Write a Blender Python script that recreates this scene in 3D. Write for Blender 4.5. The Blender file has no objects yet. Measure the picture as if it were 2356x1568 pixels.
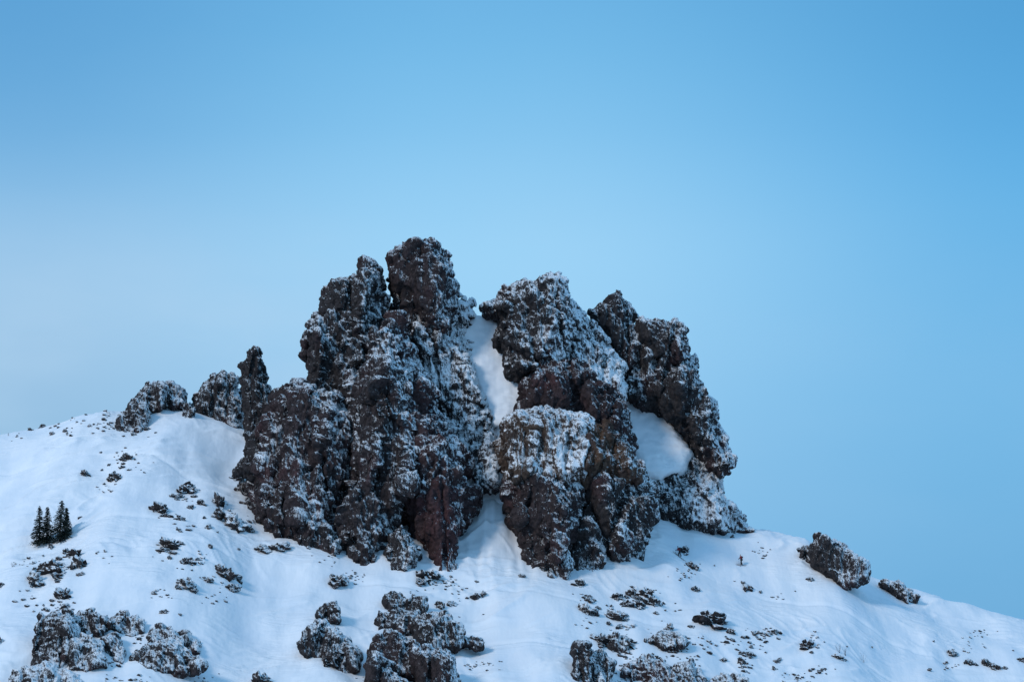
import bpy, bmesh, math, random
import numpy as np
from mathutils import Vector, Matrix
random.seed(7); rng=np.random.RandomState(11)
scene=bpy.context.scene; COL=scene.collection
# ---------------------------------------------------------------- camera
TILT=math.radians(8); CY=-500.0; FL=36*500/172.0
cam=bpy.data.cameras.new("camera"); cam.lens=FL; cam.sensor_width=36; cam.clip_start=1; cam.clip_end=20000
co=bpy.data.objects.new("camera",cam); co.location=(0,CY,0); co.rotation_euler=(math.radians(90)+TILT,0,0)
COL.objects.link(co); scene.camera=co
scene.view_settings.view_transform='Standard'; scene.view_settings.look='None'; scene.view_settings.exposure=0
K=36/FL/2356
def rdir(px,py):
    u=(px-1178)*K; v=(784-py)*K
    return np.array([u, math.cos(TILT)-v*math.sin(TILT), math.sin(TILT)+v*math.cos(TILT)])
def P(px,py,y):
    d=rdir(px,py); s=(y-CY)/d[1]; return np.array([0,CY,0])+s*d
# ---------------------------------------------------------------- noise
perm=rng.permutation(256).astype(np.int32); perm=np.concatenate([perm,perm,perm])
G=rng.normal(size=(256,3)); G/=np.linalg.norm(G,axis=1)[:,None]
RP=rng.rand(256,3)
def perlin(p):
    p=np.asarray(p,float); i=np.floor(p).astype(np.int64); f=p-i; i&=255
    w=f*f*f*(f*(f*6-15)+10); out=np.zeros(len(p))
    for a in (0,1):
        wx=w[:,0] if a else 1-w[:,0]
        for b in (0,1):
            wy=w[:,1] if b else 1-w[:,1]
            for c in (0,1):
                wz=w[:,2] if c else 1-w[:,2]
                h=perm[perm[perm[(i[:,0]+a)&255]+((i[:,1]+b)&255)]+((i[:,2]+c)&255)]
                g=G[h]
                out+=wx*wy*wz*(g[:,0]*(f[:,0]-a)+g[:,1]*(f[:,1]-b)+g[:,2]*(f[:,2]-c))
    return out*1.6
def fbm(p,o=3,g=.5):
    p=np.asarray(p,float); s=np.zeros(len(p)); a=1.
    for k in range(o):
        s+=a*perlin(p*(2.03**k)+k*17.3); a*=g
    return s
def ridged(p,o=3,g=.5):
    """sharp outward aretes"""
    p=np.asarray(p,float); s=np.zeros(len(p)); a=1.
    for k in range(o):
        s+=a*(.55-2*np.abs(perlin(p*(2.1**k)+k*23.7))); a*=g
    return s
def worley(p,sharp=22.):
    """returns f2-f1 and tilted-plane facets with narrow bevelled transitions"""
    p=np.asarray(p,float); i=np.floor(p).astype(np.int64); best=np.full(len(p),9.)
    sec=np.full(len(p),9.); fac=np.zeros(len(p)); ws=np.full(len(p),1e-12)
    for a in (-1,0,1):
        for b in (-1,0,1):
            for c in (-1,0,1):
                x=i[:,0]+a; y=i[:,1]+b; z=i[:,2]+c
                h=perm[perm[perm[x&255]+(y&255)]+(z&255)]
                q=RP[h]; dx=p[:,0]-x-q[:,0]; dy=p[:,1]-y-q[:,1]; dz=p[:,2]-z-q[:,2]
                d=dx*dx+dy*dy+dz*dz; g=G[(h+57)&255]
                m=d<best; sec=np.where(m,best,np.minimum(sec,d)); best=np.where(m,d,best)
                w=np.exp(-sharp*d); ws+=w
                fac+=w*((g[:,0]*dx+g[:,1]*dy+g[:,2]*dz)+.7*(q[:,1]-.5))
    return np.sqrt(sec)-np.sqrt(best),fac/ws
# ---------------------------------------------------------------- terrain
crest=[(-1500,1300),(-900,1140),(-400,1050),(0,1006),(100,984),(200,958),(270,950),(330,944),(370,938),(410,938),(450,946),(500,960),(560,982),(700,1010),(900,1040),(1100,1060),
 (1300,1090),(1500,1150),(1620,1185),(1700,1210),(1850,1242),(1930,1282),(1990,1320),(2130,1368),(2250,1398),(2356,1426),(2800,1540),(3400,1640)]
cx=np.array([P(a,b,0)[0] for a,b in crest]); cz=np.array([P(a,b,0)[2] for a,b in crest])
fx=np.linspace(-260,260,1041); fz=np.interp(fx,cx,cz); kr=np.hanning(11); kr/=kr.sum()
fz=np.convolve(np.pad(fz,5,mode='edge'),kr,'valid')
def gauss(x,y,x0,y0,sx,sy): return np.exp(-((x-x0)/sx)**2-((y-y0)/sy)**2)
def H(x,y):
    x=np.asarray(x,float); y=np.asarray(y,float)
    c=np.interp(x,fx,fz); far=np.clip((np.abs(x)-200)/900,0,1); c=c*(1-far)**2
    t=np.abs(y); s=np.where(y<0,.52,.42); g=s*(t-6*(1-np.exp(-t/6)))
    z=c-g
    n=np.zeros_like(z); m=(t<260)&(np.abs(x)<400)
    if m.any():
        X=x[m]; Y=y[m]; e=np.clip(t[m]/12,0.12,1)
        q=np.stack([X,Y,np.zeros_like(X)],1)
        nn=1.9*perlin(q*[.035,.03,1]+5)*e+1.5*perlin(q*[.09,.055,1]+9)*e
        r=q*[.24,.10,1]; nn+=.55*perlin(r+3)*np.clip(.3+e,0,1)
        wq=q+3.0*np.stack([perlin(q*.09+50),perlin(q*.09+70),0*X],1)
        a=wq[:,0]*.86+wq[:,1]*.5; b=-wq[:,0]*.5+wq[:,1]*.86   # wind packed ridges
        rr=np.clip(1-np.abs(perlin(np.stack([a*.08,b*.34,0*a+2.5],1)))*2.6,0,1)**2
        patch=np.clip(perlin(q*.05+90)*3+.2,0,1)
        nn+=.50*rr*patch
        rr=np.clip(1-np.abs(perlin(np.stack([a*.22,b*.9,0*a+8.5],1)))*2.6,0,1)**2; patch=np.clip(perlin(q*.08+20)*3,0,1)
        nn+=.18*rr*patch
        rr=np.clip(1-np.abs(perlin(np.stack([b*.15,a*.5,0*a+18.5],1)))*2.6,0,1)**2; patch=np.clip(perlin(q*.06+120)*3-.2,0,1)
        nn+=.22*rr*patch
        nn+=.015*perlin(q*[1.9,1.1,1]+[0,0,7.1])
        nn+=3.2*gauss(X,Y,-3.5,-30,3.5,12)
        nn+=.46*perlin(q*[1.0,.10,1]+44)*gauss(X,Y,-2,-36,6,13)
        nn+=2.4*gauss(X,Y,-48,-62,8,26)-1.8*gauss(X,Y,-36,-70,6,24)
        for y0,sl,ph in ((-52,.12,0),(-60,-.10,2),(-36,.16,1),(-68,.2,3),(-46,-.22,5)):   # old ski tracks traversing
            yt=y0+sl*X+5*np.sin(X*.05+ph); nn-=.28*np.exp(-((Y-yt)/.45)**2)*np.clip(perlin(q*.04+y0)*4+.6,0,1)
        n[m]=nn
    z=z+n
    k=4.; v=-2.0
    d=np.clip((z-v)/k,-30,30)
    return v+k*np.log1p(np.exp(d))*1.0
def ground(px,py):
    d=rdir(px,py); ys=np.arange(-470,8,.4); s=(ys-CY)/d[1]; X=d[0]*s; Z=d[2]*s
    hit=np.where(H(X,ys)>Z)[0]
    if len(hit)==0:
        y=0.; p=P(px,py,y); p[2]=float(H(np.array([p[0]]),np.array([y]))[0]); return p
    y=ys[hit[0]]; p=P(px,py,y); p[2]=float(H(np.array([p[0]]),np.array([y]))[0]); return p
def axis(a,b,st,far):
    c=np.arange(a,b+st,st); out=[]; s=st; v=b
    while v<far: s*=1.13; v+=s; out.append(v)
    o2=[]; s=st; v=a
    while v>-far: s*=1.13; v-=s; o2.append(v)
    return np.concatenate([o2[::-1],c,out])
# ---------------------------------------------------------------- node helpers
def lin(c): return tuple(((v/255)/12.92 if v/255<=.04045 else ((v/255+.055)/1.055)**2.4) for v in c)+(1,)
class NT:
    def __init__(s,nt): s.n=nt.nodes; s.l=nt.links
    def new(s,t,**k):
        o=s.n.new(t)
        for a,b in k.items(): setattr(o,a,b)
        return o
    def put(s,node,i,v):
        if isinstance(v,bpy.types.NodeSocket): s.l.new(v,node.inputs[i])
        else: node.inputs[i].default_value=v
    def math(s,op,a,b=None,c=None,clamp=False):
        o=s.new('ShaderNodeMath',operation=op,use_clamp=clamp); s.put(o,0,a)
        if b is not None: s.put(o,1,b)
        if c is not None: s.put(o,2,c)
        return o.outputs[0]
    def mix(s,f,a,b,bt='MIX'):
        o=s.new('ShaderNodeMix',data_type='RGBA',blend_type=bt); s.put(o,0,f); s.put(o,6,a); s.put(o,7,b); return o.outputs[2]
    def noise(s,vec,sc,det=4,ro=.6,sx=(1,1,1)):
        m=s.new('ShaderNodeMapping'); s.l.new(vec,m.inputs[0]); m.inputs['Scale'].default_value=sx
        o=s.new('ShaderNodeTexNoise'); s.l.new(m.outputs[0],o.inputs['Vector']); o.inputs['Scale'].default_value=sc
        o.inputs['Detail'].default_value=det; o.inputs['Roughness'].default_value=ro; return o.outputs['Fac']
    def mr(s,v,a,b,c=0,d=1,smooth=True):
        o=s.new('ShaderNodeMapRange',interpolation_type='SMOOTHSTEP' if smooth else 'LINEAR'); s.put(o,0,v)
        for i,w in enumerate((a,b,c,d)): o.inputs[i+1].default_value=w
        return o.outputs[0]
def newmat(name):
    m=bpy.data.materials.new(name); m.use_nodes=True; t=NT(m.node_tree); b=m.node_tree.nodes['Principled BSDF']
    return m,t,b
SNOWC=(.90,.92,.94,1)
def rock_mat():
    m,t,b=newmat("rimed_volcanic_rock")
    tc=t.new('ShaderNodeTexCoord').outputs['Object']
    n1=t.noise(tc,1.7,5,.62,(1,1,.5))
    bp=t.new('ShaderNodeBump'); bp.inputs['Strength'].default_value=1; bp.inputs['Distance'].default_value=.42; t.l.new(n1,bp.inputs['Height'])
    dt=t.new('ShaderNodeVectorMath',operation='DOT_PRODUCT'); t.l.new(bp.outputs[0],dt.inputs[0])
    v=Vector((.48,-.04,.88)).normalized(); dt.inputs[1].default_value=v
    at=t.new('ShaderNodeAttribute',attribute_name='snow').outputs['Fac']
    fine=t.noise(tc,3.8,3,.65,(1.25,1,.34)); mid=t.noise(tc,1.0,2,.5,(1.3,1,.28)); low=t.noise(tc,.10,3,.5)
    s=t.math('ADD',t.math('MULTIPLY',dt.outputs['Value'],1.25),t.math('MULTIPLY_ADD',fine,2.7,-1.35))
    s=t.math('ADD',s,t.math('MULTIPLY_ADD',mid,.9,-.45))
    s=t.math('ADD',s,t.math('MULTIPLY_ADD',low,2.2,-1.10)); s=t.math('ADD',s,at)
    mask=t.mr(s,.58,.84)
    cl=t.noise(tc,.12,4,.55); cf=t.noise(tc,1.6,5,.7)
    red=t.new('ShaderNodeAttribute',attribute_name='red').outputs['Fac']
    rc=t.mix(t.mr(cf,.3,.72),(.010,.009,.010,1),(.054,.046,.046,1))
    rr=t.mix(t.mr(cf,.3,.7),(.028,.011,.012,1),(.105,.044,.045,1))
    rf=t.math('ADD',t.mr(cl,.52,.74,0,.6),red,clamp=True)
    base=t.mix(rf,rc,rr)
    och=t.new('ShaderNodeAttribute',attribute_name='ochre').outputs['Fac']
    base=t.mix(och,base,t.mix(t.mr(cf,.3,.7),(.045,.027,.017,1),(.15,.092,.058,1)))
    col=t.mix(mask,base,SNOWC)
    t.l.new(col,b.inputs['Base Color']); b.inputs['Roughness'].default_value=.88
    b.inputs['Specular IOR Level'].default_value=.2
    t.l.new(bp.outputs[0],b.inputs['Normal']); return m
def snow_mat():
    m,t,b=newmat("wind_packed_snow")
    tc=t.new('ShaderNodeTexCoord').outputs['Object']
    a=t.noise(tc,.35,3,.45,(1,.35,.35)); c=t.noise(tc,.12,4,.5)
    mp=t.new('ShaderNodeMapping'); mp.inputs['Rotation'].default_value=(0,0,.5); mp.inputs['Scale'].default_value=(.22,1,1)
    t.l.new(tc,mp.inputs[0]); w=t.new('ShaderNodeTexNoise'); t.l.new(mp.outputs[0],w.inputs['Vector']); w.inputs['Scale'].default_value=.7; w.inputs['Detail'].default_value=4; w.inputs['Distortion'].default_value=1.2
    pt=t.mr(t.noise(tc,.07,2,.5),.46,.62)
    h=t.math('ADD',a,t.math('MULTIPLY',t.math('MULTIPLY',w.outputs['Fac'],pt),.8))
    bp=t.new('ShaderNodeBump'); bp.inputs['Strength'].default_value=.8; bp.inputs['Distance'].default_value=.5; t.l.new(h,bp.inputs['Height'])
    col=t.mix(t.mr(c,.3,.7),(.85,.885,.92,1),(.92,.93,.94,1))
    t.l.new(col,b.inputs['Base Color']); b.inputs['Roughness'].default_value=.65; b.inputs['Specular IOR Level'].default_value=.2
    t.l.new(bp.outputs[0],b.inputs['Normal']); return m
def flat_mat(name,c,ro=.7,var=.3,sc=8):
    m,t,b=newmat(name); tc=t.new('ShaderNodeTexCoord').outputs['Object']; n=t.noise(tc,sc,3,.6)
    d=tuple(x*(1-var) for x in c[:3])+(1,)
    t.l.new(t.mix(t.mr(n,.3,.7),d,tuple(c[:3])+(1,)),b.inputs['Base Color']); b.inputs['Roughness'].default_value=ro; return m
ROCK=rock_mat(); SNOW=snow_mat()
# ---------------------------------------------------------------- mesh helpers
def np_mesh(name,v,f,smooth=True):
    me=bpy.data.meshes.new(name); n=f.shape[1]
    me.vertices.add(len(v)); me.vertices.foreach_set('co',np.ascontiguousarray(v,np.float32).ravel())
    me.loops.add(f.size); me.loops.foreach_set('vertex_index',np.ascontiguousarray(f,np.int32).ravel())
    me.polygons.add(len(f)); me.polygons.foreach_set('loop_start',np.arange(len(f),dtype=np.int32)*n)
    me.polygons.foreach_set('use_smooth',np.full(len(f),smooth,dtype=bool))
    me.update(calc_edges=True); return me
def link(me,name,loc=(0,0,0),parent=None,mat=None):
    o=bpy.data.objects.new(name,me); o.location=loc; COL.objects.link(o)
    if parent is not None: o.parent=parent
    if mat is not None: me.materials.append(mat)
    return o
def fattr(me,name,arr):
    a=me.attributes.new(name,'FLOAT','POINT'); a.data.foreach_set('value',np.ascontiguousarray(arr,np.float32))
def surface_nets(F,org,h):
    S=F<0; nx,ny,nz=F.shape
    cnt=np.zeros((nx-1,ny-1,nz-1),np.int8)
    for a in (0,1):
        for b in (0,1):
            for c in (0,1): cnt+=S[a:nx-1+a,b:ny-1+b,c:nz-1+c]
    act=(cnt>0)&(cnt<8); I=np.argwhere(act); n=len(I)
    idx=np.full(act.shape,-1,np.int32); idx[act]=np.arange(n)
    acc=np.zeros((n,3)); w=np.zeros(n)
    cs=[(a,b,c) for a in (0,1) for b in (0,1) for c in (0,1)]
    for p in cs:
        for ax in range(3):
            if p[ax]==0:
                q=list(p); q[ax]=1
                f0=F[I[:,0]+p[0],I[:,1]+p[1],I[:,2]+p[2]]; f1=F[I[:,0]+q[0],I[:,1]+q[1],I[:,2]+q[2]]
                m=(f0<0)!=(f1<0); t=np.where(m,f0/np.where(m,f0-f1,1),0)
                pos=np.tile(np.array(p,float),(n,1)); pos[:,ax]+=t
                acc+=pos*m[:,None]; w+=m
    V=(I+acc/w[:,None])*h+org
    Q=[]
    for ax in range(3):
        sl=[slice(1,-1)]*3; sl[ax]=slice(0,-1); s2=list(sl); s2[ax]=slice(1,None)
        A=S[tuple(sl)]; B=S[tuple(s2)]; E=np.argwhere(A!=B)
        if not len(E): continue
        flip=A[E[:,0],E[:,1],E[:,2]]
        off=np.array([1,1,1]); off[ax]=0; E=E+off
        u=(ax+1)%3; v=(ax+2)%3
        def g(du,dv):
            J=E.copy(); J[:,u]+=du; J[:,v]+=dv; return idx[J[:,0],J[:,1],J[:,2]]
        q=np.stack([g(-1,-1),g(0,-1),g(0,0),g(-1,0)],1)
        q[~flip]=q[~flip][:,::-1]; Q.append(q)
    return V,np.concatenate(Q)
def vnormals(V,Fc):
    a=V[Fc[:,2]]-V[Fc[:,0]]; b=V[Fc[:,3]]-V[Fc[:,1]]; n=np.cross(a,b); N=np.zeros_like(V)
    for k in range(4):
        for c in range(3): N[:,c]+=np.bincount(Fc[:,k],weights=n[:,c],minlength=len(V))
    return N/(np.linalg.norm(N,axis=1)[:,None]+1e-9)
def polydist(poly,X,Z):
    d=np.full(X.shape,1e9); ins=np.zeros(X.shape,bool); n=len(poly)
    for i in range(n):
        ax,az=poly[i]; bx,bz=poly[(i+1)%n]; ex,ez=bx-ax,bz-az
        t=np.clip(((X-ax)*ex+(Z-az)*ez)/(ex*ex+ez*ez+1e-9),0,1)
        d=np.minimum(d,(X-ax-t*ex)**2+(Z-az-t*ez)**2)
        if az!=bz:
            c=((az>Z)!=(bz>Z))&(X<(bx-ax)*(Z-az)/(bz-az)+ax); ins^=c
    d=np.sqrt(d); return np.where(ins,d,-d)
def slab(poly,T,y=None,base=None,R=None,k=.22,kx=0.,snow=0.,red=0.,och=0.,amp=1.,h=.20,kind='rock',pw=2.2,fs=None):
    """stone mass: traced outline given thickness, lean and weathered relief"""
    if fs is None: fs=1/amp**.55
    pa=np.array(poly,float)
    if base is not None:
        g=ground(*base); y0=g[1]+T*.75; zb=g[2]; xb=g[0]
    else:
        c=P(pa[:,0].mean(),pa[:,1].mean(),y); y0=y; zb=c[2]; xb=c[0]
    pts=[]
    for a,b in poly:
        q=P(a,b,y0)
        for _ in range(3): q=P(a,b,y0+k*(q[2]-zb)+kx*(q[0]-xb))
        pts.append((q[0],q[2]))
    pts=np.array(pts); x0,z0=pts.min(0)-2.5; x1,z1=pts.max(0)+2.5
    xs=np.arange(x0,x1,h); zs=np.arange(z0,z1,h); X,Z=np.meshgrid(xs,zs,indexing='ij')
    fl=np.stack([X.ravel(),np.full(X.size,y0*.37),Z.ravel()],1)
    d=polydist(pts,X,Z)
    if R is None: R=min(T,.42*(x1-x0-5),.42*(z1-z0-5))*.75
    yc=y0+k*(Z-zb)+kx*(X-xb); TM=np.full(X.shape,float(T))
    if kind=='rock':
        _,fa=worley(fl*[.4*fs,1,.3*fs],60)
        d=d+(amp*(.36*ridged(fl*[.45*fs,1,.30*fs],3)+.55*fa-.15)).reshape(X.shape)
        lo=perlin(fl*[.13,1,.07]).reshape(X.shape)
        TM=T*(1+.22*lo)+amp*1.4*ridged(fl*[.12*fs,1,.035*fs]+31,2).reshape(X.shape)
        _,fb=worley(fl*[.15*fs,1,.05*fs]+4,90); TM+=amp*3.8*fb.reshape(X.shape)
        TM-=amp*2.4*np.clip(1-np.abs(perlin(fl*[.13*fs,1,.02*fs]+91)).reshape(X.shape)*14,0,1)
        TM=np.maximum(TM,.3*T)
    else:
        d=d+(.45*fbm(fl*.45,3)).reshape(X.shape)
    ymin=(yc-TM).min()-2*h; ymax=(yc+TM).max()+2*h; ys=np.arange(ymin,ymax+h,h)
    a=np.clip(R-d,0,None)/R
    B=np.abs(ys[None,:,None]-yc[:,None,:])/TM[:,None,:]
    F=((a[:,None,:]**pw+B**pw)**(1/pw)-1)*min(R,T)
    F=F.astype(np.float32)
    V,Q=surface_nets(F,np.array([x0,ys[0],z0]),h)
    N=vnormals(V,Q)
    if kind=='rock':
        U=V*fs; w=U+.2*np.stack([perlin(U*.4+7),perlin(U*.4+19),perlin(U*.4+29)],1)
        w=w@np.array([[1,0,.18],[0,1,0],[-.16,0,1]])
        e1,c1=worley(w*[.20,.20,.07]+1,90); e2,c2=worley(w*[.42,.42,.20]+9,80); e3,c3=worley(w*[.95,.95,.50]+3,60)
        Dp=2.4*c1+1.3*c2+.42*c3
        Dp+=.50*ridged(w*[.30,.30,.08]+61,2)+.32*ridged(w*[.65,.65,.28]+11,2)+.15*ridged(w*[1.5,1.5,1.0]+4,3,.6)
        Dp-=.45*np.clip(1-np.abs(perlin(w*[.25,.25,.04]+161))*16,0,1)
        V=V+N*((Dp-.02)*amp)[:,None]
    else:
        V=V+N*(.35*perlin(V*.3)+.15*perlin(V*.9)+.06*perlin(V*2.2))[:,None]
    return V,Q,snow,red,kind,och
def part(name,data,parent,label=None,top=None):
    V,Q,snow,red,kind,och=data
    o0=np.array([V[:,0].mean(),V[:,1].mean(),V[:,2].min()])
    me=np_mesh(name,V-o0,Q)
    s=snow+.12*perlin(V*.12+3)
    fattr(me,'snow',s); fattr(me,'red',np.clip(red+.5*red*perlin(V*.3+9),0,1)); fattr(me,'ochre',np.clip(och*(1+perlin(V*.35+19)),0,1))
    pl=Vector(parent.location) if parent is not None else Vector((0,0,0))
    ob=link(me,name,Vector(o0)-pl,parent,ROCK if kind=='rock' else SNOW)
    if label: ob['label']=label
    return ob
def crag(name,label,cat,base,parts,group=None):
    g=ground(*base); e=bpy.data.objects.new(name,None); e.empty_display_size=3; e.location=g; COL.objects.link(e)
    e['label']=label; e['category']=cat
    if group: e['group']=group
    for nm,lb,kw in parts: part(nm,slab(**kw),e,lb)
    return e
D=dict
# ---------------------------------------------------------------- ground sheet
xs=axis(-100,100,.28,5000); ys=axis(-104,10,.28,5000)
X,Y=np.meshgrid(xs,ys,indexing='ij'); Zt=H(X.ravel(),Y.ravel())
V=np.stack([X.ravel(),Y.ravel(),Zt],1); nx,ny=len(xs),len(ys)
ii=np.arange(nx-1)[:,None]*ny+np.arange(ny-1)[None,:]; ii=ii.ravel()
Q=np.stack([ii,ii+ny,ii+ny+1,ii+1],1)
g=link(np_mesh("snow_ground",V,Q),"snow_ground",mat=SNOW); g['kind']="structure"; g['label']="snow covered mountain slope with wind ripples and drifts"
# ---------------------------------------------------------------- crags
crag("rock_crag","tall dark volcanic crag with rounded summit block, dusted in rime","rock",(830,1290),[
 ("summit_block","blocky dark summit tower, bare underneath",D(poly=[(899,588),(920,572),(950,556),(975,558),(1003,573),(1018,600),(1040,640),(1048,672),(1047,730),(1030,770),(985,760),(955,720),(940,688),(908,672),(897,640),(897,600)],T=6,y=-16.5,R=2.6,k=.2,snow=.0,red=.15,amp=.66,pw=2.6)),
 ("summit_shoulder",None,D(poly=[(905,640),(960,620),(1030,640),(1047,660),(1051,680),(1048,720),(1040,760),(1000,800),(940,795),(905,780),(900,740),(903,700)],T=6.5,y=-14,k=.25,snow=.05,red=.1,amp=.75)),
 ("upper_block",None,D(poly=[(742,722),(748,672),(770,662),(790,655),(805,643),(825,630),(850,620),(876,624),(884,640),(886,680),(896,730),(885,790),(860,830),(820,860),(775,860),(752,800),(740,760)],T=7,y=-18,k=.3,snow=.0,amp=.8)),
 ("rock_face",None,D(poly=[(716,760),(722,730),(745,720),(800,735),(860,780),(890,880),(860,980),(800,1010),(720,970),(690,905),(714,885),(716,855),(709,835),(712,812),(697,800),(700,775)],T=8,y=-21,k=.3,snow=-.03,amp=.9)),
 ("lower_wall",None,D(poly=[(625,945),(640,915),(690,898),(740,905),(790,945),(812,1000),(806,1100),(795,1200),(785,1300),(700,1300),(640,1265),(600,1230),(592,1180),(590,1090),(602,1000)],T=9,base=(690,1235),k=.22,snow=-.08,red=.15)),
 ("rock_spur",None,D(poly=[(565,1000),(600,985),(618,1050),(620,1130),(610,1190),(580,1180),(585,1110),(540,1085),(556,1060),(570,1040)],T=3.5,base=(590,1185),k=.2,snow=-.1,amp=.6)),
 ("wall_foot",None,D(poly=[(690,1225),(720,1205),(760,1215),(782,1240),(785,1290),(690,1290),(672,1250)],T=3,base=(730,1262),k=.3,snow=.05,amp=.6)),
 ("buttress","long fluted rock buttress streaked with snow",D(poly=[(850,795),(878,765),(905,745),(925,790),(945,840),(945,920),(950,1000),(970,1050),(965,1130),(915,1180),(895,1240),(880,1310),(820,1325),(778,1295),(783,1200),(795,1120),(808,1050),(810,980),(832,930),(838,860)],T=8,base=(830,1298),k=.33,snow=-.02,red=.08)),
 ("buttress","reddish brown rock buttress narrowing upwards",D(poly=[(895,760),(915,730),(935,785),(960,835),(985,890),(1005,950),(1033,1000),(1053,1040),(1070,1090),(1086,1150),(1078,1190),(1053,1230),(1048,1320),(1005,1330),(990,1280),(955,1250),(940,1210),(890,1140),(875,1000),(880,880),(885,800)],T=9,base=(1010,1285),k=.34,snow=-.18,red=.35)),
 ("pinnacle",None,D(poly=[(905,1228),(925,1203),(945,1228),(965,1270),(955,1330),(893,1330),(886,1270)],T=2.8,base=(918,1303),k=.25,snow=.02,amp=.6)),
 ("rock_pillar","bare reddish pillar at the foot of the crag",D(poly=[(990,1110),(1018,1090),(1042,1125),(1050,1190),(1058,1260),(1056,1335),(1000,1335),(1002,1260),(985,1200),(980,1150)],T=3.2,base=(1030,1306),k=.2,snow=-.3,red=.6,amp=.5)),
 ("snowy_slab","snow plastered rock slab leaning back",D(poly=[(905,730),(960,690),(1040,690),(1062,692),(1085,706),(1090,735),(1072,765),(1088,830),(1110,875),(1128,925),(1150,965),(1155,1010),(1150,1060),(1152,1090),(1150,1125),(1090,1150),(1040,1100),(1000,960),(940,850),(910,780)],T=7,y=-16,k=.45,kx=.25,snow=.46,amp=.8)),
 ("rock_ledge","frosted ledges squeezing the snow gully",D(poly=[(1060,1000),(1110,985),(1150,1010),(1168,1050),(1160,1125),(1110,1138),(1070,1090)],T=3.5,y=-24.5,k=.6,snow=.38,amp=.7)),
])
crag("rock_crag","broad dark crag with snow ledge above square block","rock",(1290,1305),[
 ("upper_crest",None,D(poly=[(1108,708),(1125,700),(1142,690),(1143,672),(1180,662),(1185,648),(1215,643),(1238,655),(1255,641),(1280,636),(1303,642),(1308,680),(1320,720),(1316,800),(1300,870),(1240,880),(1200,890),(1165,872),(1152,845),(1160,815),(1135,792),(1152,752),(1125,735)],T=8,y=-14,k=.35,snow=.20,amp=.75)),
 ("snowy_flank","right shoulder thickly plastered with rime",D(poly=[(1296,660),(1308,680),(1325,710),(1350,740),(1380,770),(1402,805),(1430,850),(1440,900),(1430,950),(1340,900),(1300,840),(1290,740)],T=7,y=-10,k=.4,kx=.6,snow=.42,amp=.6)),
 ("dark_face","bare reddish dark face below the crest",D(poly=[(1200,870),(1240,832),(1320,838),(1372,880),(1432,930),(1452,990),(1460,1050),(1400,1090),(1330,1020),(1195,955)],T=8,y=-22,k=.3,snow=-.4,red=.25,amp=.8)),
 ("square_block","angular frosted tan face below a snowy ledge",D(poly=[(1158,975),(1178,950),(1250,944),(1335,952),(1375,985),(1385,1060),(1350,1110),(1300,1130),(1175,1130),(1156,1060)],T=8,y=-30,R=3.2,k=.42,snow=.38,pw=2.4,amp=.55,och=.4)),
 ("rock_face","ochre brown overhanging face",D(poly=[(1320,965),(1400,985),(1450,1030),(1470,1070),(1470,1110),(1350,1140),(1290,1110),(1310,1050)],T=8.5,y=-29,k=.25,snow=-.35,red=.2,och=.5,amp=.7)),
 ("rock_column",None,D(poly=[(1168,1085),(1230,1075),(1300,1075),(1325,1150),(1318,1250),(1312,1345),(1240,1340),(1206,1305),(1198,1230),(1174,1190)],T=7,base=(1255,1308),k=.25,snow=-.1,red=.15)),
 ("rock_column",None,D(poly=[(1290,1088),(1440,1080),(1482,1110),(1514,1160),(1492,1220),(1476,1300),(1400,1320),(1350,1335),(1320,1300),(1308,1200)],T=7.5,base=(1405,1285),k=.3,snow=.0)),
 ("rock_foot",None,D(poly=[(1322,1225),(1345,1195),(1375,1210),(1390,1260),(1385,1335),(1320,1340),(1312,1280)],T=3,base=(1350,1306),k=.25,snow=.0,amp=.6)),
 ("rock_foot",None,D(poly=[(1240,1265),(1270,1250),(1300,1270),(1312,1300),(1308,1345),(1235,1340)],T=2.6,base=(1280,1316),k=.25,snow=-.05,amp=.55)),
 ("rock_flank",None,D(poly=[(1370,890),(1414,905),(1428,985),(1462,1060),(1512,1130),(1510,1195),(1440,1160),(1390,1000)],T=8,y=-18,k=.35,kx=.5,snow=.14,amp=.65)),
])
crag("rock_crag","hunched dark crag with overhanging lower edge","rock",(1640,1200),[
 ("pinnacle",None,D(poly=[(1355,722),(1375,705),(1398,692),(1410,678),(1430,690),(1450,715),(1455,740),(1478,800),(1455,860),(1430,850),(1400,800),(1370,755)],T=5,y=-4,k=.2,snow=-.02,amp=.55)),
 ("upper_block",None,D(poly=[(1460,740),(1475,729),(1492,742),(1550,740),(1572,760),(1586,800),(1583,832),(1540,840),(1500,820),(1470,790)],T=5,y=-6,k=.2,snow=.0,amp=.55)),
 ("rock_face",None,D(poly=[(1430,810),(1480,770),(1530,798),(1583,830),(1605,860),(1625,900),(1645,930),(1660,990),(1675,1020),(1692,1050),(1680,1078),(1660,1100),(1640,1080),(1600,1030),(1540,970),(1480,945),(1435,920),(1435,880),(1450,850)],T=6,y=-6,k=.3,snow=-.02,amp=.75)),
 ("lower_slab","snow streaked slab under the overhang",D(poly=[(1500,955),(1550,945),(1600,985),(1645,1030),(1660,1080),(1658,1130),(1685,1165),(1680,1215),(1640,1240),(1600,1235),(1550,1220),(1490,1205),(1450,1130),(1462,1062),(1500,1045),(1545,1060),(1572,1050),(1556,1012),(1522,988)],T=4.5,y=-6.0,k=.45,snow=.22,amp=.7,R=2.6,pw=2)),
 ("slab_rib","jagged rib running down into the snow",D(poly=[(1530,1120),(1580,1100),(1630,1125),(1670,1155),(1698,1180),(1715,1205),(1740,1222),(1700,1240),(1640,1235),(1590,1205),(1540,1185)],T=3.2,base=(1640,1206),k=.6,snow=.08,amp=.6,pw=2)),
])
def setting_snow(name,label,kw):
    o=part(name,slab(kind='snow',**kw),None); o['kind']='structure'; o['label']=label
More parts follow.
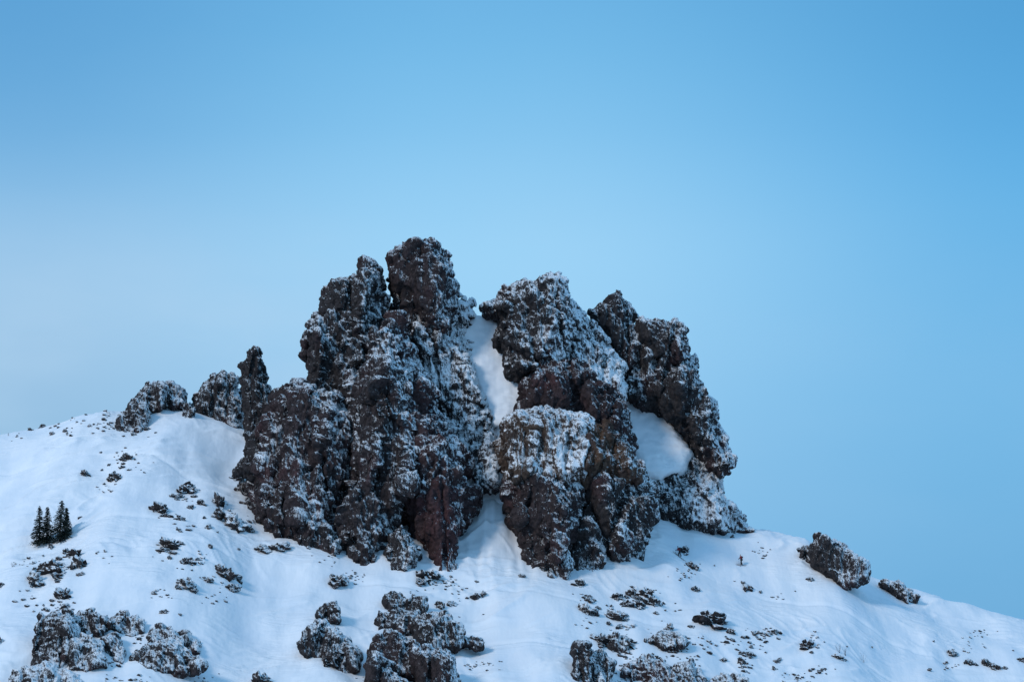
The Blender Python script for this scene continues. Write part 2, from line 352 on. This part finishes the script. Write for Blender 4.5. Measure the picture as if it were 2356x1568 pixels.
setting_snow("snow_gully","steep snow couloir between the crags",D(poly=[(1050,775),(1080,732),(1130,728),(1160,760),(1175,800),(1215,850),(1250,880),(1250,970),(1190,1000),(1125,985),(1098,900),(1072,830)],T=4,y=-14,k=.5,h=.3,R=1.5,pw=3))
setting_snow("snow_gully","steep snow ramp beside the hunched crag",D(poly=[(1395,870),(1440,890),(1500,930),(1555,980),(1595,1040),(1580,1085),(1520,1110),(1470,1100),(1430,1010)],T=3,y=-5.5,k=.6,kx=.12,h=.3,R=2.5,pw=2.2))
setting_snow("snow_gully","snow chute low between the crags",D(poly=[(1130,930),(1200,930),(1215,1100),(1215,1220),(1080,1220),(1080,1150),(1135,1050)],T=4,y=-21.5,k=.6,h=.3,R=1.5,pw=3))
def outcrop(label,slabs,base,name="rock_outcrop",group=None):
    if len(slabs)==1:
        o=part(name,slab(**slabs[0]),None); o['label']=label; o['category']="rock"
        if group: o['group']=group
        return o
    return crag(name,label,"rock",base,[("rock_lobe",None,s) for s in slabs],group)
outcrop("slender leaning rock needle with rimed tip",[D(poly=[(556,838),(568,815),(582,806),(598,800),(604,835),(613,850),(610,880),(622,888),(620,915),(629,940),(616,960),(618,990),(612,1040),(565,1030),(566,960),(557,930),(562,900),(556,870)],T=2.8,base=(590,1020),k=.1,snow=-.05,amp=.5,h=.15)],None,"rock_needle")
outcrop("squat layered rock tower on snowy ridge",[D(poly=[(438,950),(458,912),(475,880),(492,858),(512,853),(535,862),(545,890),(562,930),(566,990),(520,1000),(480,975)],T=3.2,base=(520,972),k=.2,snow=.0,amp=.5,h=.17)],None,"rock_tower")
outcrop("low jagged rocks along the snowy ridge crest",[
 D(poly=[(250,998),(268,965),(285,945),(305,922),(318,914),(335,930),(345,965),(325,1005),(285,1012)],T=1.8,base=(300,994),k=.5,snow=-.04,amp=.42,h=.16),
 D(poly=[(310,935),(322,905),(345,887),(365,880),(385,890),(385,925),(360,955),(330,965)],T=1.8,base=(350,956),k=.4,snow=-.02,amp=.4,h=.16),
 D(poly=[(365,890),(385,878),(408,886),(427,893),(431,925),(425,945),(395,945),(372,925)],T=1.7,base=(400,945),k=.3,snow=.02,amp=.38,h=.16),
 D(poly=[(415,925),(432,922),(450,945),(440,972),(415,970)],T=1.3,base=(430,962),k=.3,snow=.05,amp=.3,h=.16)],(330,985))
BG="rock outcrops breaking through the snow"
A=D(amp=.5,h=.15,fs=1.2,pw=2)
outcrop("knobbly snow dusted outcrop with blocky top",[
 D(poly=[(75,1545),(80,1440),(95,1415),(130,1408),(165,1405),(185,1440),(180,1520),(150,1570),(75,1575)],T=2.0,base=(130,1530),k=.6,snow=-.02,**A),
 D(poly=[(150,1420),(200,1403),(250,1412),(262,1436),(235,1460),(180,1480)],T=1.6,base=(205,1480),k=.7,snow=.0,**A),
 D(poly=[(165,1470),(200,1460),(240,1480),(245,1530),(200,1560),(160,1545)],T=1.5,base=(205,1540),k=.6,snow=.02,**A),
 D(poly=[(235,1470),(265,1455),(292,1485),(288,1530),(250,1530)],T=1.3,base=(265,1520),k=.7,snow=.06,**A),
 D(poly=[(20,1575),(60,1525),(110,1530),(180,1550),(200,1640),(20,1640)],T=1.4,base=(100,1600),k=.8,snow=.18,**A),
 D(poly=[(255,1425),(285,1408),(330,1425),(335,1455),(290,1470),(258,1450)],T=1.0,base=(290,1465),k=.8,snow=.14,**A)],(170,1545),group=BG)
outcrop("rounded outcrop heavily streaked with rime",[
 D(poly=[(295,1520),(310,1495),(345,1472),(400,1470),(440,1485),(465,1530),(440,1555),(330,1555)],T=1.8,base=(380,1550),k=.6,snow=.04,**A),
 D(poly=[(330,1475),(350,1448),(385,1435),(410,1445),(420,1480),(370,1495)],T=1.4,base=(375,1490),k=.7,snow=.1,**A),
 D(poly=[(400,1450),(430,1450),(458,1475),(462,1505),(420,1500)],T=1.2,base=(430,1500),k=.7,snow=.06,**A)],(380,1545),group=BG)
outcrop("dark stepped outcrop with jutting ledge",[
 D(poly=[(882,1385),(885,1365),(905,1354),(925,1362),(945,1385),(935,1410),(890,1410)],T=1.5,base=(912,1412),k=.4,snow=-.05,**A),
 D(poly=[(935,1385),(950,1368),(978,1375),(982,1400),(960,1420),(938,1410)],T=1.4,base=(960,1420),k=.4,snow=.0,**A),
 D(poly=[(862,1425),(870,1400),(920,1395),(960,1410),(965,1445),(930,1470),(870,1460)],T=2.4,base=(915,1465),k=.45,snow=-.04,**A),
 D(poly=[(950,1430),(985,1410),(1035,1420),(1062,1455),(1058,1490),(1000,1510),(950,1490)],T=2.8,base=(1005,1515),k=.5,snow=.02,**A),
 D(poly=[(1035,1455),(1070,1458),(1100,1468),(1117,1476),(1108,1492),(1060,1492),(1030,1485)],T=1.5,base=(1060,1505),k=.2,snow=-.08,**A),
 D(poly=[(855,1500),(862,1460),(910,1450),(960,1470),(985,1510),(960,1570),(870,1580)],T=3,base=(915,1580),k=.4,snow=-.1,red=.15,**A),
 D(poly=[(955,1500),(1010,1490),(1048,1505),(1048,1550),(1010,1640),(950,1640)],T=3,base=(1000,1610),k=.35,snow=-.1,red=.15,**A),
 D(poly=[(843,1530),(860,1510),(900,1540),(940,1570),(930,1650),(860,1650)],T=2.4,base=(895,1620),k=.3,snow=-.1,red=.1,**A)],(945,1600),group=BG)
outcrop("rounded dark boulder pile with snowy cap",[
 D(poly=[(690,1475),(705,1440),(735,1425),(775,1445),(800,1470),(790,1510),(740,1530),(700,1510)],T=2.4,base=(745,1525),k=.45,snow=.04,**A),
 D(poly=[(760,1490),(800,1465),(827,1500),(824,1540),(790,1560),(745,1545),(735,1515)],T=2.2,base=(785,1548),k=.4,snow=-.05,**A),
 D(poly=[(728,1420),(740,1390),(762,1383),(780,1400),(783,1430),(750,1440)],T=1.6,base=(755,1438),k=.3,snow=-.05,amp=.35,h=.14)],(755,1538),group=BG)
outcrop("broken speckled outcrop low in the snow",[
 D(poly=[(1318,1510),(1330,1480),(1355,1482),(1365,1510),(1360,1600),(1318,1600)],T=1.9,base=(1340,1580),k=.4,snow=-.05,**A),
 D(poly=[(1350,1500),(1385,1492),(1410,1520),(1400,1580),(1360,1600)],T=1.9,base=(1380,1575),k=.5,snow=.0,**A),
 D(poly=[(1440,1520),(1480,1505),(1530,1515),(1560,1550),(1560,1640),(1450,1640),(1430,1550)],T=1.6,base=(1500,1600),k=.7,snow=.0,red=.3,**A),
 D(poly=[(1540,1535),(1590,1520),(1620,1560),(1600,1640),(1540,1640)],T=1.3,base=(1580,1600),k=.8,snow=.12,**A),
 D(poly=[(1480,1475),(1520,1448),(1560,1452),(1580,1480),(1530,1500)],T=1.0,base=(1530,1498),k=.8,snow=.16,**A),
 D(poly=[(1610,1575),(1660,1555),(1720,1560),(1730,1640),(1610,1640)],T=1.1,base=(1670,1600),k=.9,snow=.22,**A),
 D(poly=[(1395,1470),(1430,1455),(1460,1470),(1450,1500),(1400,1500)],T=1.1,base=(1428,1500),k=.6,snow=.04,**A)],(1355,1590),group=BG)
outcrop("large angular boulder perched on the snowy ridge",[
 D(poly=[(1866,1268),(1878,1228),(1895,1230),(1935,1256),(1990,1298),(1989,1332),(1960,1350),(1935,1362),(1905,1330),(1870,1300)],T=3,base=(1930,1348),k=.25,snow=.04,amp=.45,h=.14,fs=1.0,R=1.2,pw=2.6),
 D(poly=[(1832,1262),(1850,1255),(1868,1262),(1880,1300),(1850,1300)],T=1.2,base=(1860,1296),k=.3,snow=.15,amp=.3,h=.14)],(1930,1350),"boulder")
outcrop("elongated boulder lying on the snowy ridge",[
 D(poly=[(2018,1340),(2040,1333),(2065,1335),(2112,1368),(2114,1388),(2090,1396),(2055,1372)],T=1.6,base=(2085,1386),k=.3,snow=.08,amp=.3,h=.13)],None,"boulder")
# ---------------------------------------------------------------- boulders
variants=[]; raw=[]
for k in range(12):
    bm=bmesh.new(); bmesh.ops.create_icosphere(bm,subdivisions=5 if k<6 else 4,radius=1)
    me=bpy.data.meshes.new("boulder"); bm.to_mesh(me)
    v=np.zeros(len(me.vertices)*3,np.float32); me.vertices.foreach_get('co',v); v=v.reshape(-1,3).astype(float)
    off=k*13.7; e1,c1=worley(v*.9+off,60); e2,c2=worley(v*2.2+off,50)
    r=1+.22*perlin(v*1.0+off)+.90*c1+.38*c2+.12*ridged(v*1.6+off,3)
    v=v*r[:,None]*[1,.8,random.uniform(.6,.85)]
    me.vertices.foreach_set('co',v.astype(np.float32).ravel()); me.polygons.foreach_set('use_smooth',np.ones(len(me.polygons),bool)); me.update()
    fattr(me,'snow',np.full(len(v),random.uniform(-.08,.22))); fattr(me,'red',np.zeros(len(v))); me.materials.append(ROCK); variants.append(me); bm.free()
nb=[0]
def boulder(px,py,w,asp=.7,lab="snow dusted dark boulder half buried in snow",me=None):
    nb[0]+=1
    p=ground(px,py); s=w*.073*.5*(p[1]-CY)/500
    o=link(me or random.choice(variants),"boulder",(p[0],p[1]+s*.4,p[2]+s*asp*.12))
    o.scale=(s,s*random.uniform(.8,1.1),s*asp/.7*random.uniform(.85,1.15)); o.rotation_euler=(random.uniform(-.3,.3),random.uniform(-.35,.35),random.uniform(0,6.3))
    o['label']=lab; o['category']="rock"; o['group']="boulders scattered on the snow slope"
L=[(428,1135,46),(500,1160,38,1),(368,1180,40),(438,1170,20),(462,1162,20),(540,1216,60),(500,1192,35),(480,1215,22),(395,1260,50),(605,1268,40,.5),(645,1268,42,.5),(430,1296,28),(427,1352,44),(475,1340,25),(512,1325,42),(530,1358,32),(545,1335,22),
 (170,1280,40),(182,1304,45),(115,1315,60),(135,1330,35),(145,1374,45),(80,1345,42),(265,1106,40),(290,1058,26),(195,1096,22),(150,1398,30),(773,1343,46,.8),(985,1335,62,.5),(965,1342,30),(1105,1374,32,.5),(1040,1394,25),(1200,1327,14),(1332,1347,26),(1355,1387,20),(1350,1410,38),
 (1420,1378,30),(1440,1395,30),(1455,1372,36),(1480,1375,50,.8),(1500,1390,40),(1470,1400,30),(1415,1425,40),(1430,1420,22),(1600,1360,24),(1722,1358,30),(1750,1364,12),(1592,1308,28),(1572,1272,26),(1635,1435,72,.55),(1436,1490,55,.6),(1380,1478,40),(1540,1450,22),
 (2190,1506,26),(2232,1529,24),(2272,1530,30),(2290,1540,26),(2350,1522,22),(1855,1492,34),(1930,1512,40,.4),(1590,1445,16),(555,1135,34,1),(572,1165,36,1),(545,1105,28,1),(0,1352,20,.8),(0,1480,16,1.4),(185,1192,12),(1012,1400,24),(950,1400,20),(1095,1343,10),(1685,1237,12),(1862,1335,16),(600,1575,50)]
for b in L:
    w=b[2]
    boulder(*b)
    if w>=36 and len(b)==3:
        for _ in range(2): boulder(b[0]+random.uniform(-.6,.6)*w,b[1]+random.uniform(-.25,.3)*w,w*random.uniform(.25,.5),random.uniform(.5,.8))
def scatter(n,x0,x1,y0,y1,a,b,cl=0):
    for _ in range(n): boulder(random.uniform(x0,x1),random.uniform(y0,y1),a+(b-a)*random.random()**2.2,random.uniform(.5,.9),"small rock poking through the snow")
scatter(14,60,250,965,1000,5,15); scatter(8,240,360,985,1010,5,14); scatter(10,230,310,1045,1125,6,18); scatter(12,400,580,1140,1230,6,20)
scatter(10,350,560,1250,1370,5,18); scatter(10,60,230,1260,1400,5,18); scatter(12,1340,1530,1350,1430,6,18)
scatter(16,1380,1800,1440,1560,7,26); scatter(10,1850,2340,1470,1560,5,14); scatter(7,940,1120,1330,1420,5,14); scatter(7,1550,1780,1260,1420,4,12); scatter(8,270,470,1410,1560,8,22)
# countless small stones, one sheet of rubble
small=variants[6:]; dat=[]
for me in small:
    bm=bmesh.new(); bmesh.ops.create_icosphere(bm,subdivisions=2,radius=1); t_=bpy.data.meshes.new("t"); bm.to_mesh(t_); bm.free()
    v=np.array([x.co[:] for x in t_.vertices]); f=np.array([x.vertices[:] for x in t_.polygons]); off=random.random()*90
    _,c=worley(v*1.1+off); v=v*(1+.4*perlin(v*1.3+off)+.5*c)[:,None]*[1,.8,.7]; dat.append((v,f)); bpy.data.meshes.remove(t_)
RV=[];RF=[];n=0;RS=[]
for cnt,x0,x1,y0,y1,a,b in [(90,20,260,958,1000,3,9),(30,230,320,1040,1130,3,9),(60,330,600,1130,1240,3,10),(60,330,580,1245,1380,3,9),(70,40,240,1250,1420,3,10),(60,1330,1540,1350,1440,3,10),(260,1380,1850,1440,1568,3,12),(70,1820,2356,1440,1568,3,9),(50,900,1160,1320,1430,3,8),(40,1540,1800,1260,1420,3,7),(90,240,480,1400,1568,3,10),(20,820,960,1560,1568,3,8),(40,590,830,1240,1330,3,7),(25,1030,1200,1450,1560,3,7)]:
    cs=[(random.uniform(x0,x1),random.uniform(y0,y1)) for _ in range(max(3,cnt//9))]
    for _ in range(cnt):
        c=random.choice(cs); px=c[0]+random.gauss(0,16); py=c[1]+random.gauss(0,8)
        p=ground(px,py); s=.5*.073*(a+(b-a)*random.random()**2); v,f=random.choice(dat); th=random.uniform(0,6.3)
        R_=np.array([[math.cos(th),-math.sin(th),0],[math.sin(th),math.cos(th),0],[0,0,1]])
        RV.append((v@R_.T)*s*np.array([1.2,1,1])+p+[0,0,s*.15]); RF.append(f+n); n+=len(v); RS.append(np.full(len(v),random.uniform(-.15,.35)))
V=np.concatenate(RV); me=np_mesh("loose_stones",V,np.concatenate(RF)); fattr(me,'snow',np.concatenate(RS)); fattr(me,'red',np.zeros(len(V)))
o=link(me,"loose_stones",mat=ROCK); o['kind']="stuff"; o['label']="tiny dark stones speckling the snow slope"; o['category']="stones"
# ---------------------------------------------------------------- tubes, trees, shrubs
def tube(vs,fs,pts,rad,n=6):
    b=len(vs); pts=[Vector(p) for p in pts]
    for i,p in enumerate(pts):
        d=(pts[min(i+1,len(pts)-1)]-pts[max(i-1,0)]).normalized(); u=d.orthogonal().normalized(); w=d.cross(u)
        for j in range(n):
            a=2*math.pi*j/n; vs.append(p+(u*math.cos(a)+w*math.sin(a))*rad[i])
    for i in range(len(pts)-1):
        for j in range(n): fs.append((b+i*n+j,b+i*n+(j+1)%n,b+(i+1)*n+(j+1)%n,b+(i+1)*n+j))
    fs.append(tuple(b+j for j in range(n))[::-1]); fs.append(tuple(b+(len(pts)-1)*n+j for j in range(n)))
def pymesh(name,vs,fs,mat,parent=None,loc=(0,0,0),smooth=True):
    me=bpy.data.meshes.new(name); me.from_pydata([tuple(v) for v in vs],[],fs); me.update()
    if smooth: me.polygons.foreach_set('use_smooth',np.ones(len(me.polygons),bool))
    return link(me,name,loc,parent,mat)
BARK=flat_mat("fir_bark",(.06,.04,.03),.9); 
def needle_mat():
    m,t,b=newmat("fir_needles"); tc=t.new('ShaderNodeTexCoord').outputs['Object']
    n=t.noise(tc,2.5,4,.6); c=t.mix(t.mr(n,.3,.7),(.013,.024,.020,1),(.036,.055,.042,1))
    f=t.noise(tc,5,3,.6); c=t.mix(t.mr(f,.66,.74,0,.5),c,SNOWC)
    t.l.new(c,b.inputs['Base Color']); b.inputs['Roughness'].default_value=.8; return m
NEED=needle_mat()
def fir(px,py,hpx,wpx,lab):
    p=ground(px,py); sc=.073*(p[1]-CY)/500; h=hpx*sc; w=wpx*sc*.5
    e=bpy.data.objects.new("fir_tree",None); e.location=p-np.array([0,0,.2]); COL.objects.link(e)
    e['label']=lab; e['category']="tree"; e['group']="small firs clustered on the slope"
    vs=[];fs=[]; lean=random.uniform(-.15,.15)
    tube(vs,fs,[(0,0,-.3),(0,0,h*.3),(lean*.5,0,h*.7),(lean,0,h)],[.14,.11,.06,.015],8); pymesh("trunk",vs,fs,BARK,e)
    vs=[];fs=[]; z=h*.05
    while z<h*.985:
        f=z/h; L0=w*(1-f)**.75*(1.1 if f>.1 else .85)+.08; nb=11; L0*=random.uniform(.8,1.15)
        for j in range(nb):
            if random.random()<.12: continue
            a=random.uniform(0,6.28); L=L0*random.uniform(.55,1.2); zz=z+random.uniform(-.12,.12)
            for s in range(int(6+L*15)):
                t=random.uniform(.05,1); r=L*t; q=Vector((math.cos(a)*r+lean*f,math.sin(a)*r,zz+.12*L*t-.42*L*t*t))
                d=Vector((math.cos(a+random.uniform(-.9,.9)),math.sin(a+random.uniform(-.9,.9)),random.uniform(-.55,.15)))*random.uniform(.15,.32)*(1-.4*f)
                u=Vector((-d.y,d.x,random.uniform(-.15,.15)))*random.uniform(.22,.45); b=len(vs)
                vs+=[q-u,q+d*.6-u*.6,q+d,q+d*.6+u*.6,q+u]; fs.append((b,b+1,b+2,b+3,b+4))
        z+=h*.025+.025
    pymesh("crown",vs,fs,NEED,e,smooth=False)
fir(90,1257,92,38,"slim dark fir standing in snow"); fir(108,1252,86,34,"slim dark fir squeezed between two others"); fir(138,1245,98,52,"fuller dark fir, tallest of the cluster"); fir(153,1232,66,28,"small fir tucked behind a taller one")
TW=flat_mat("bare_twigs",(.09,.07,.065),.9)
def shrub(px,py,hpx,n=7):
    p=ground(px,py); h=hpx*.073; vs=[];fs=[]
    for i in range(n):
        a=random.uniform(0,6.28); t=random.uniform(.1,.6); d=Vector((math.cos(a)*t,math.sin(a)*t*.6,1)).normalized(); L=h*random.uniform(.6,1.1)
        pts=[Vector((random.uniform(-.2,.2),random.uniform(-.1,.1),-.1))]
        for k in range(4): d=(d+Vector((random.uniform(-.25,.25),random.uniform(-.25,.25),.05))).normalized(); pts.append(pts[-1]+d*L/4)
        tube(vs,fs,pts,[.022,.018,.014,.01,.006],4)
        for k in (2,3,4):
            e=(d+Vector((random.uniform(-.9,.9),random.uniform(-.6,.6),random.uniform(0,.5)))).normalized()
            tube(vs,fs,[pts[k],pts[k]+e*L*.3],[.01,.005],4)
    o=pymesh("bare_shrub",vs,fs,TW,loc=p); o['label']="leafless twiggy shrub sticking out of snow"; o['category']="shrub"; o['group']="leafless shrubs on the slope"
for s in [(1930,1500,18),(1945,1510,16),(1985,1522,20,4),(285,1065,13),(30,1303,12),(300,1062,11)]: shrub(*s)
# ---------------------------------------------------------------- people
SKIN=flat_mat("skin",(.45,.28,.2),.5,.1); RED=flat_mat("red_jacket_cloth",(.20,.008,.015),.8); BLK=flat_mat("black_trouser_cloth",(.018,.018,.022),.8)
DK=flat_mat("dark_backpack_cloth",(.03,.03,.035),.8); HEL=flat_mat("dark_helmet_plastic",(.03,.03,.03),.4); SKI=flat_mat("ski_topsheet",(.12,.05,.04),.4); ALU=flat_mat("pole_metal",(.25,.25,.27),.4); EYE=flat_mat("eye_dark",(.02,.015,.01),.2)
def skin_obj(name,joints,edges,rad,mat,parent,root=0,sub=2):
    me=bpy.data.meshes.new(name+"_armature"); me.from_pydata(joints,edges,[]); ob=bpy.data.objects.new(name+"_tmp",me); COL.objects.link(ob)
    ob.modifiers.new("s",'SKIN'); sv=me.skin_vertices[0].data
    for i,r in enumerate(rad): sv[i].radius=(r,r); sv[i].use_root=(i==root)
    s=ob.modifiers.new("u",'SUBSURF'); s.levels=sub; s.render_levels=sub
    dg=bpy.context.evaluated_depsgraph_get(); dg.update(); nm=bpy.data.meshes.new_from_object(ob.evaluated_get(dg)); nm.name=name
    bpy.data.objects.remove(ob); nm.polygons.foreach_set('use_smooth',np.ones(len(nm.polygons),bool)); nm.materials.clear(); return link(nm,name,(0,0,0),parent,mat)
def person(px,py,yaw,bend,lab,skis=True):
    p=ground(px,py)
    gz=float(H(np.array([p[0]]),np.array([p[1]]))[0])
    b=bend
    J=[(0,0,.93),(.05*b+.02,0,1.13),(.14*b+.04,0,1.33),(.20*b+.06,0,1.48),(.24*b+.08,0,1.60),(.25*b+.08,0,1.70),(.24*b+.175,0,1.60),
       (.14*b+.04,.19,1.41),(.20*b+.12,.26,1.16),(.2*b+.34,.27,1.10),(.14*b+.04,-.19,1.41),(.20*b+.06,-.26,1.16),(.2*b+.26,-.27,1.03),
       (0,.10,.88),(.16,.12,.50),(.10,.12,.11),(.27,.12,.07),(0,-.10,.88),(-.02,-.12,.49),(-.22,-.12,.13),(-.05,-.12,.07)]
    E=[(0,1),(1,2),(2,3),(3,4),(4,5),(4,6),(2,7),(7,8),(8,9),(2,10),(10,11),(11,12),(0,13),(13,14),(14,15),(15,16),(0,17),(17,18),(18,19),(19,20)]
    R=[.13,.12,.15,.055,.095,.075,.018,.065,.047,.03,.065,.047,.03,.09,.06,.042,.035,.09,.06,.042,.035]
    body=skin_obj("person",J,E,R,SKIN,None); body.location=(p[0],p[1],gz+.03); body.rotation_euler=(0,0,yaw)
    body['label']=lab; body['category']="person"; body['group']="ski tourers crossing the slope"
    jl=[0,1,2,7,8,9,10,11,12]; mp={a:i for i,a in enumerate(jl)}
    skin_obj("jacket",[J[a] for a in jl],[(mp[a],mp[c]) for a,c in E if a in mp and c in mp],[.175,.17,.195,.10,.08,.055,.10,.08,.055],RED,body)
    jl=[0,13,14,15,17,18,19]; mp={a:i for i,a in enumerate(jl)}
    skin_obj("trousers",[J[a] for a in jl],[(mp[a],mp[c]) for a,c in E if a in mp and c in mp],[.165,.13,.10,.09,.13,.10,.09],BLK,body)
    for a,c in ((15,16),(19,20)): skin_obj("boot",[J[a],J[c]],[(0,1)],[.085,.065],DK,body)
    hd=Vector(J[5]); skin_obj("helmet",[tuple(hd+Vector((-.03,0,-.04))),tuple(hd+Vector((0,0,.03)))],[(0,1)],[.135,.11],HEL,body)
    c=Vector(J[2]); skin_obj("backpack",[tuple(c+Vector((-.24,0,-.22))),tuple(c+Vector((-.23,0,-.02))),tuple(c+Vector((-.2,0,.12)))],[(0,1),(1,2)],[.14,.16,.11],DK,body)
    for s in (.035,-.035):
        vs=[];fs=[]; q=Vector(J[4])+Vector((.088,s,.02)); tube(vs,fs,[q,q+Vector((.012,0,0))],[.013,.008],8); pymesh("eye",vs,fs,EYE,body)
    for w,sg in ((9,1),(12,-1)):
        q=Vector(J[w]); vs=[];fs=[]; tube(vs,fs,[q,q+Vector((.05,0,-.01)),q+Vector((.09,0,-.02))],[.035,.045,.04],8)
        for i in range(4):
            f0=q+Vector((.085,0,.02-.024*i)); L_=[.075,.085,.08,.06][i]
            tube(vs,fs,[f0,f0+Vector((L_*.5,-sg*.008,0)),f0+Vector((L_*.55,-sg*.04,-.005)),f0+Vector((L_*.2,-sg*.06,-.005))],[.012,.011,.010,.008],6)
        tube(vs,fs,[q+Vector((.04,0,.03)),q+Vector((.07,-sg*.03,.05)),q+Vector((.1,-sg*.05,.035))],[.014,.012,.009],6)
        pymesh("glove",vs,fs,DK,body)
    M=Matrix.Translation((p[0],p[1],gz))@Matrix.Rotation(yaw,4,'Z')
    def world(pt):
        w=M@Vector(pt); w.z=float(H(np.array([w.x]),np.array([w.y]))[0])+pt[2]; return w
    for y,x in ((.12,.15),(-.12,-.15)):
        vs=[];fs=[]; xs_=[-.85,-.8,-.4,0,.4,.75,.87,.93]; wd=[.03,.05,.045,.04,.045,.055,.04,.01]
        for xx,ww in zip(xs_,wd):
            a=world((x+xx,y,.03+(.10*((xx-.7)/.23)**2 if xx>.7 else 0))); o_=Vector((-math.sin(yaw),math.cos(yaw),0))*ww
            vs+=[a-o_,a+o_,a+o_+Vector((0,0,.02)),a-o_+Vector((0,0,.02))]
        for i in range(len(xs_)-1):
            for j in range(4): fs.append((i*4+j,i*4+(j+1)%4,i*4+4+(j+1)%4,i*4+4+j))
        fs+= [(3,2,1,0),tuple(len(vs)-4+j for j in range(4))]
        c0=vs[12].copy(); o=pymesh("ski",[v-c0 for v in vs],fs,SKI,loc=c0,smooth=False); o['label']="touring ski under a skier's boot"; o['category']="ski"; o['group']="skis of the tourers"
    for w in (9,12):
        q=M@(Vector(J[w])+Vector((.1,-.03 if w==9 else .03,.03))); e=world((J[w][0]-.05,J[w][1]*1.4,0))
        vs=[];fs=[]; tube(vs,fs,[Vector((0,0,0)),q-e+Vector((0,0,.08))],[.012,.014],6); tube(vs,fs,[Vector((0,0,.04)),Vector((0,0,.09))],[.05,.05],8)
        o=pymesh("ski_pole",vs,fs,ALU,loc=e); o['label']="thin ski pole planted in the snow"; o['category']="ski pole"; o['group']="poles of the tourers"
person(1706,1300,math.radians(200),.4,"skier in red jacket and black trousers standing on snow")
person(1564,1281,math.radians(160),1.0,"skier in red jacket bending forward beside a rock")
# ---------------------------------------------------------------- light
SE=math.radians(31); SA=math.radians(226) # direction towards sun: azimuth from +X
sd=Vector((math.cos(SE)*math.cos(SA),math.cos(SE)*math.sin(SA),math.sin(SE)))
sl=bpy.data.lights.new("sun",'SUN'); sl.energy=1.4; sl.angle=math.radians(12); sl.color=(1,.94,.90)
so=bpy.data.objects.new("sun",sl); so.rotation_euler=sd.to_track_quat('Z','Y').to_euler(); so.location=(-100,-100,200); COL.objects.link(so)
W=bpy.data.worlds.new("World"); scene.world=W; W.use_nodes=True; t=NT(W.node_tree); W.node_tree.nodes.clear()
sky=t.new('ShaderNodeTexSky',sky_type='NISHITA'); sky.sun_disc=False; sky.sun_elevation=SE; sky.sun_rotation=math.atan2(sd.x,sd.y)
tc=t.new('ShaderNodeTexCoord').outputs['Generated']; sp=t.new('ShaderNodeSeparateXYZ'); t.l.new(tc,sp.inputs[0])
def ramp(st):
    r=t.new('ShaderNodeValToRGB'); t.l.new(sp.outputs[2],r.inputs[0]); el=r.color_ramp.elements; r.color_ramp.interpolation='B_SPLINE'
    st=sorted(st); el[0].position=st[0][0]; el[0].color=lin(st[0][1]); el[1].position=st[-1][0]; el[1].color=lin(st[-1][1])
    for p_,c in st[1:-1]: e=el.new(p_); e.color=lin(c)
    return r.outputs[0]
ZEN=(135,182,226); lowc=(130,170,205)
Lr=ramp([(0,lowc),(.06,(140,183,218)),(.10,(143,186,221)),(.125,(150,191,225)),(.151,(163,201,232)),(.18,(136,188,228)),(.2086,(104,170,219)),(.25,(82,155,209)),(.45,(90,158,211)),(1,ZEN)])
Cr=ramp([(0,lowc),(.05,(118,178,224)),(.08,(128,185,228)),(.122,(146,199,237)),(.16,(156,209,244)),(.18,(149,205,242)),(.2086,(128,193,236)),(.25,(102,177,226)),(.45,(98,162,215)),(1,ZEN)])
Rr=ramp([(0,lowc),(.03,(92,162,213)),(.05,(97,167,216)),(.08,(106,174,221)),(.122,(113,181,227)),(.18,(99,177,228)),(.2086,(88,168,223)),(.25,(74,154,209)),(.45,(90,158,211)),(1,ZEN)])
x=sp.outputs[0]
c=t.mix(t.mr(x,-.17,-.02),Lr,Cr); c=t.mix(t.mr(x,.0,.18),c,Rr)
wn=t.noise(tc,9,4,.5,(1,1,2.4)); hz=t.math('MULTIPLY',t.mr(wn,.36,.64,0,.5),t.mr(x,-.07,.08,1,.10))
hz=t.math('MULTIPLY',hz,t.mr(sp.outputs[2],.135,.195,1,.06)); c=t.mix(hz,c,lin((172,207,236)))
b1=t.new('ShaderNodeBackground'); t.l.new(c,b1.inputs[0]); b1.inputs[1].default_value=1.05
b2=t.new('ShaderNodeBackground'); t.l.new(sky.outputs[0],b2.inputs[0]); b2.inputs[1].default_value=.1
ms=t.new('ShaderNodeMixShader'); ms.inputs[0].default_value=.05; t.l.new(b1.outputs[0],ms.inputs[1]); t.l.new(b2.outputs[0],ms.inputs[2])
ow=t.new('ShaderNodeOutputWorld'); t.l.new(ms.outputs[0],ow.inputs[0])
